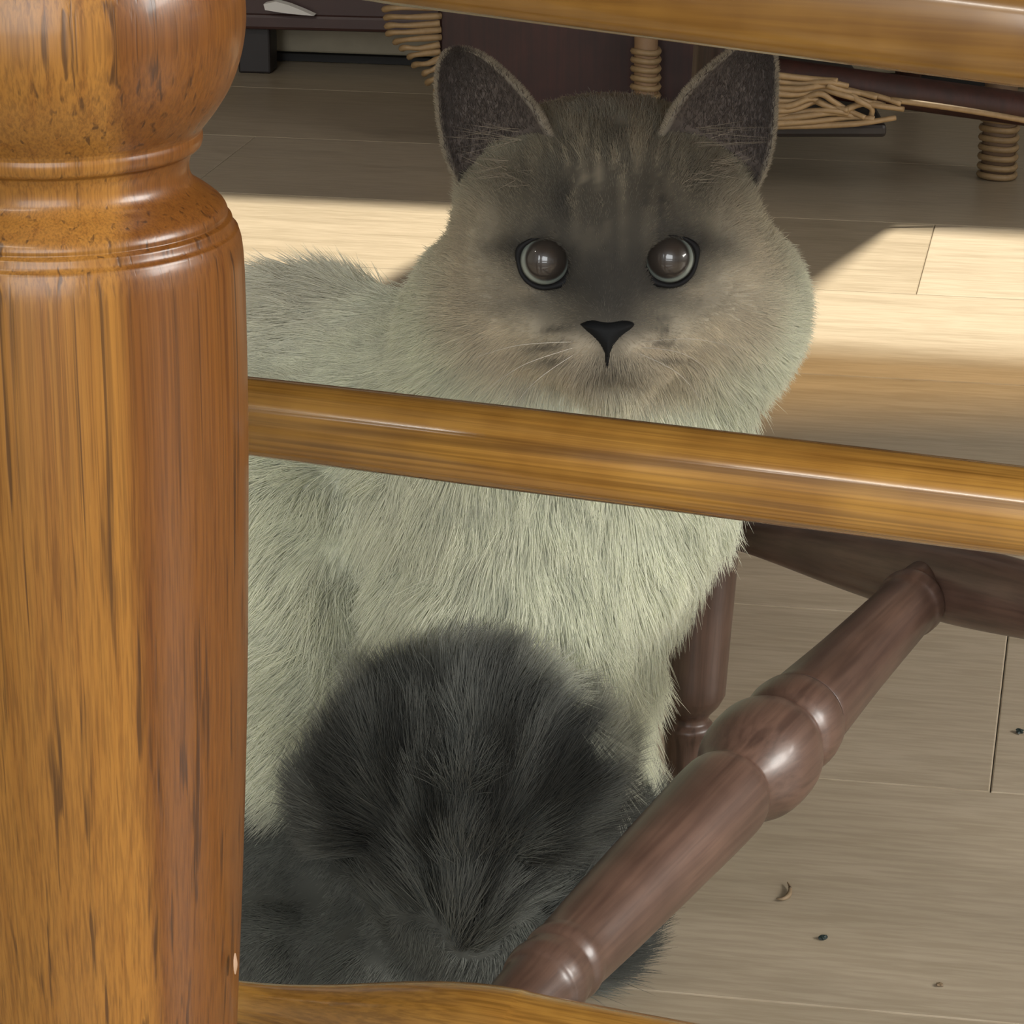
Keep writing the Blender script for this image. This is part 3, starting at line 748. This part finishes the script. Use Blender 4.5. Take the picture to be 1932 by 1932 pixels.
dens = AR*(0.25+0.75*facing)*(1+2.0*hdc+1.2*np.maximum(tlc, lowc))*ss(0.0092, 0.0112, eyed)*(cen[:, 2] > 0.004)*(uc > 300)
NS = 400000
pick = rng.choice(len(CF), NS, p=dens/dens.sum())
r1, r2 = rng.random(NS), rng.random(NS)
q = CF[pick]
def bil(A): return (A[q[:, 0]]*((1-r1)*(1-r2))[:, None]+A[q[:, 1]]*(r1*(1-r2))[:, None]+A[q[:, 2]]*(r1*r2)[:, None]+A[q[:, 3]]*((1-r1)*r2)[:, None])
P0 = bil(CV); N0 = bil(VN); N0 /= np.linalg.norm(N0, axis=1, keepdims=True)
col, u, v, hd, tl, low = coat(P0)
tl = np.clip(tl, 0, 1)
# length
nose = C(1146, 620, 0.98)
dface = np.sqrt(((u-1146)/300)**2+((v-500)/250)**2)
Lface = 0.0028+0.0075*ss(0.55, 1.25, dface)+0.004*ss(640, 740, v)
Lface = np.where(v < 330, 0.0060, Lface)
Lbody = 0.018+0.006*vnoise(P0, 40)
Lbody = np.where((u < 760) & (P0[:, 1] > 1.1), 0.020, Lbody)
L = Lbody*(1-hd)+Lface*hd
L = L*(1-tl)+0.024*tl
L = np.where((low > 0.5) & (tl < 0.5), 0.006, L)
L *= ss(0.008, 0.03, bil(np.repeat(eyed[:, None], 1, 1)[CF[:, 0]*0][:1].repeat(len(CV), 0))[:, 0]) if False else 1
L *= rng.uniform(0.65, 1.15, NS)
# combing
down = np.array((0, -0.25, -1.0))
comb = np.tile(down, (NS, 1)) + np.stack([0.9*(u-1000)/400, np.zeros(NS), np.zeros(NS)], 1)*(1-hd)[:, None]
flank = ((u < 740) & (v < 900))[:, None]
comb = np.where(flank, np.array((-0.9, -0.1, -0.25)), comb)
fc = P0-nose; fc = fc/np.linalg.norm(fc, axis=1, keepdims=True)
fc = fc + np.array((0, 0.25, 0)) - np.array((0, 0, 0.35))*ss(560, 680, v)[:, None]
comb = comb*(1-hd)[:, None] + fc*hd[:, None]
tc_ = C(850, 1930, 0.99); tv = P0-tc_; tv /= np.linalg.norm(tv, axis=1, keepdims=True)
tv = np.stack([0.9*(u-840)/280, np.full(NS, 0.35), 0.35+0.40*ss(1800, 1600, v)], 1); tv /= np.linalg.norm(tv, axis=1, keepdims=True)
tw = ss(0.25, 0.5, tl)[:, None]; comb = comb*(1-tw) + tv*tw
comb /= np.linalg.norm(comb, axis=1, keepdims=True)
tang = comb-(comb*N0).sum(1, keepdims=True)*N0
tang /= np.maximum(np.linalg.norm(tang, axis=1, keepdims=True), 1e-3)
clump = np.stack([vnoise(P0+s_, 95.0) for s_ in (0, 7.3, 13.1)], 1)-0.5
fine = rng.normal(0, 1, (NS, 3))
lift = (0.42*(1-hd)+0.36*hd)*(1-tl)+0.55*tl
D0 = N0*lift[:, None]+tang*0.9+clump*0.75*(1-0.5*hd)[:, None]+fine*0.10
D0 /= np.linalg.norm(D0, axis=1, keepdims=True)
D1 = N0*(lift*0.25)[:, None]+tang*1.0+clump*1.0*(1-0.5*hd)[:, None]+fine*0.16+np.array((0, 0, -0.18))
D1 /= np.linalg.norm(D1, axis=1, keepdims=True)
NPT = 5; ts = np.linspace(0, 1, NPT)
pts = np.zeros((NS, NPT, 3), np.float32)
base = P0-N0*0.0006
for i, t in enumerate(ts):
    pts[:, i] = base + L[:, None]*(D0*(t-0.5*t*t)[None].T + D1*(0.5*t*t)) if False else base + L[:, None]*(D0*(t-0.5*t*t) + D1*(0.5*t*t))
pts[..., 2] = np.maximum(pts[..., 2], 0.0012)
jit = rng.uniform(0.82, 1.15, (NS, 1)); col = np.clip(col*jit, 0.01, 0.95)
tipf = np.array([0.80, 0.9, 1.0, 1.06, 1.10])
colp = np.clip(col[:, None, :]*tipf[None, :, None], 0, 0.97)
rad0 = np.where(hd > 0.5, 0.00010, 0.00014)
radp = rad0[:, None]*np.array([1.0, 0.95, 0.8, 0.55, 0.12])[None]

# ---- ear hair: short plush on the cups, pale fringe on the rims, tufts from the ear mouths
def more(Pn, Dn, Ln, cn_, rn, bend=None):
    global pts, colp, radp
    k = len(Pn); a = np.zeros((k, NPT, 3), np.float32)
    for i, t in enumerate(ts):
        a[:, i] = Pn + Ln[:, None]*(Dn*t + (bend if bend is not None else 0)*t*t)
    pts = np.concatenate([pts, a]); colp = np.concatenate([colp, np.repeat(cn_[:, None, :], NPT, 1)]); radp = np.concatenate([radp, np.full((k, 1), rn)*np.array([1.0, 0.95, 0.8, 0.55, 0.12])[None]])
for G, sg in ((EL[2], -1), (ER[2], 1)):
    n_, m_ = G.shape[:2]
    k = 9000
    i_ = rng.uniform(0, n_-1.01, k); j_ = rng.uniform(0, m_-1.01, k); a, b = i_.astype(int), j_.astype(int); fi, fj_ = (i_-a)[:, None], (j_-b)[:, None]
    Pn = G[a, b]*(1-fi)*(1-fj_)+G[a+1, b]*fi*(1-fj_)+G[a, b+1]*(1-fi)*fj_+G[a+1, b+1]*fi*fj_
    Dn = np.tile((0.0, -0.45, 0.8), (k, 1))+rng.normal(0, .25, (k, 3)); Dn /= np.linalg.norm(Dn, axis=1, keepdims=True)
    more(Pn, Dn, rng.uniform(.001, .0028, k), np.clip(EARC[None]*rng.uniform(.7, 1.5, (k, 1)), 0, 1), 0.00009)
    for side, cnt in ((0, 2600), (m_-1, 2600)):
        i_ = rng.uniform(2, n_-1.01, cnt); a = i_.astype(int); fi = (i_-a)[:, None]
        Pn = G[a, side]*(1-fi)+G[a+1, side]*fi
        ou = np.sign(G[5, side, 0]-G[5, m_//2, 0])
        Dn = np.tile((ou*0.7, 0.1, 0.7), (cnt, 1))+rng.normal(0, .25, (cnt, 3)); Dn /= np.linalg.norm(Dn, axis=1, keepdims=True)
        more(Pn, Dn, rng.uniform(.0010, .0024, cnt), np.clip(RIM[None]*rng.uniform(.6, 1.1, (cnt, 1)), 0, 1), 0.00008)
    # tufts sweep outwards across the ear opening, in two loose bundles
    for (bu, bv, cnt, Lm, up_) in ((175, 258, 14, .022, .15), (205, 315, 22, .012, .5), (160, 335, 16, .010, .6)):
        k = cnt; s_ = rng.random(k)
        bu_ = 1146 + sg*bu
        Pn = np.array([C(bu_ + sg*40*(a_-.5), bv + 40*(b_-.5), 1.004 + .004*b_) for a_, b_ in zip(s_, rng.random(k))])
        Dn = np.stack([sg*(0.9+0.25*rng.random(k)), -0.22+0.3*rng.random(k), up_*(rng.random(k)-0.1)+rng.normal(0, .16, k)], 1); Dn /= np.linalg.norm(Dn, axis=1, keepdims=True)
        more(Pn, Dn, Lm*rng.uniform(.35, 1.2, k), np.clip(np.array((0.42, 0.37, 0.29))[None]*rng.uniform(.5, 1.1, (k, 1)), 0, 1), 0.00008, np.array((0, 0.0, -0.003)))
ntot = len(pts)
hc = bpy.data.hair_curves.new('fur'); hc.add_curves([NPT]*ntot)
hc.points.foreach_set('position', (pts-CINV.astype(np.float32)).reshape(-1).astype(np.float32))
ra = hc.attributes.get('radius') or hc.attributes.new('radius', 'FLOAT', 'POINT'); ra.data.foreach_set('value', radp.reshape(-1).astype(np.float32))
ca_ = hc.attributes.new('coat', 'FLOAT_COLOR', 'POINT'); ca_.data.foreach_set('color', np.concatenate([colp, np.ones((ntot, NPT, 1))], 2).reshape(-1).astype(np.float32))
hc.materials.append(FURM)
fur = link('fur', hc, cat, CM)

# ---- eyes
def eye_material():
    w = NT('cat_eye'); tc = w.n('ShaderNodeTexCoord'); sp = w.n('ShaderNodeSeparateXYZ'); w.l(tc.outputs['Object'], sp.inputs[0])
    cb_ = w.n('ShaderNodeCombineXYZ'); w.l(sp.outputs[0], cb_.inputs[0]); w.l(sp.outputs[2], cb_.inputs[2])
    ln = w.n('ShaderNodeVectorMath', operation='LENGTH'); w.l(cb_.outputs[0], ln.inputs[0])
    ml = w.n('ShaderNodeMath', operation='MULTIPLY'); ml.inputs[1].default_value = 100; w.l(ln.outputs['Value'], ml.inputs[0])
    c_ = w.ramp(ml.outputs[0], [(0.0, (0.050, 0.040, 0.033)), (0.67, (0.045, 0.036, 0.029)), (0.705, (0.10, 0.10, 0.09)), (0.745, (0.30, 0.34, 0.29)), (0.81, (0.38, 0.42, 0.37)), (0.87, (0.02, 0.02, 0.02))])
    w.l(c_, w.b.inputs['Base Color']); w.set(Roughness=0.35, Coat_Weight=1.0, Coat_Roughness=0.03); return w.m
EYEM = eye_material()
def uvsphere(r, seg=40, rings=24):
    V = [(0, 0, r)]; F = []
    for i in range(1, rings):
        for k in range(seg):
            a, b = math.pi*i/rings, 2*math.pi*k/seg; V.append((r*math.sin(a)*math.cos(b), r*math.sin(a)*math.sin(b), r*math.cos(a)))
    V.append((0, 0, -r)); last = len(V)-1
    for k in range(seg): F.append((0, 1+k, 1+(k+1) % seg)); F.append((last, last-seg+(k+1) % seg, last-seg+k))
    for i in range(rings-2):
        for k in range(seg): a = 1+i*seg; F.append((a+k, a+seg+k, a+seg+(k+1) % seg, a+(k+1) % seg))
    return V, F
LID = plain('eyelid_skin', (0.010, 0.010, 0.011), 0.6, 0.2)
for e, sg in zip(EYES, (-1, 1)):
    V, F = uvsphere(0.0098)
    o = mesh_obj('eye', V, F, EYEM, cat, True, Matrix.Translation(e + np.array((0, 0.0024, 0))) @ Matrix.Rotation(math.radians(-13), 4, 'X') @ Matrix.Rotation(math.radians(-sg*5), 4, 'Z'))
    # dark rim of the lids: a ring, heavier below, drawn out towards the nose
    n = 56; V2, F2 = [], []
    for k in range(n):
        a = 2*math.pi*k/n
        inner = max(0, math.cos(a - math.radians(215 if sg > 0 else 325)))**10
        outer = max(0, math.cos(a - math.radians(25 if sg > 0 else 155)))**14
        rx = 0.00870 + 0.0010*inner + 0.0008*outer
        th = 0.00055 + 0.00035*max(0, -math.sin(a)) + 0.0009*inner + 0.0006*outer
        yy = -0.0067 - (0.0006 - 0.0012*abs(math.cos(a)))
        for j in range(8):
            b = 2*math.pi*j/8
            V2.append((rx*math.cos(a)+th*math.cos(b)*math.cos(a), yy+th*0.8*math.sin(b), (rx*math.sin(a)+th*math.cos(b)*math.sin(a))*(0.96 if a < math.pi else 1.0)))
            F2.append((k*8+j, k*8+(j+1) % 8, ((k+1) % n)*8+(j+1) % 8, ((k+1) % n)*8+j))
    mesh_obj('eyelid', V2, F2, LID, cat, True, Matrix.Translation(e) @ Matrix.Rotation(math.radians(-12), 4, 'X'))
# nose leather: rounded triangle with two nostrils
NOSE = plain('nose_leather', (0.008, 0.009, 0.010), 0.65, 0.2)
nz = C(1146, 630, 0.9780); V, F = [], []
pr = [(-1.0, .50), (-.6, .72), (0, .66), (.6, .72), (1.0, .50), (.62, -.05), (.2, -.72), (0, -1.25), (-.2, -.72), (-.62, -.05)]
pr = smooth_poly(pr+[pr[0]], 4)[:-1]; n = len(pr)
for lv, (sc, dy) in enumerate(((1.0, 0.0035), (1.0, 0.0), (.78, -0.0016), (.35, -0.0024))):
    for x, z in pr: V.append((x*sc*0.0090, dy+0.0010*abs(x)*sc, z*sc*0.0062))
for lv in range(3):
    for k in range(n): F.append((lv*n+k, lv*n+(k+1) % n, (lv+1)*n+(k+1) % n, (lv+1)*n+k))
F.append(tuple(range(3*n, 4*n)))
nose_o = mesh_obj('nose', V, F, NOSE, cat, True, Matrix.Translation(nz) @ Matrix.Rotation(math.radians(-12), 4, 'X'))
# mouth line
tube('mouth', [C(1146, 668, 0.9772), C(1146, 680, 0.9778), C(1147, 692, 0.980)], 0.0008, LID, cat, 6, 5)
# whiskers
WH = plain('whisker', (0.62, 0.58, 0.50), 0.4)
for (a_, b_, c_) in (((1085, 655, .980), (985, 690, .972), (905, 745, .975)), ((1080, 645, .980), (975, 652, .970), (880, 680, .978)), ((1090, 664, .980), (1010, 720, .974), (950, 790, .978)),
                     ((1205, 655, .980), (1290, 668, .972), (1365, 720, .975)), ((1210, 645, .980), (1310, 640, .970), (1410, 660, .978)), ((1200, 664, .980), (1280, 705, .974), (1335, 770, .978))):
    tube('whisker', [C(*a_), C(*b_), C(*c_)], lambda s: 0.00014*(1-0.85*s), WH, cat, 5, 8)
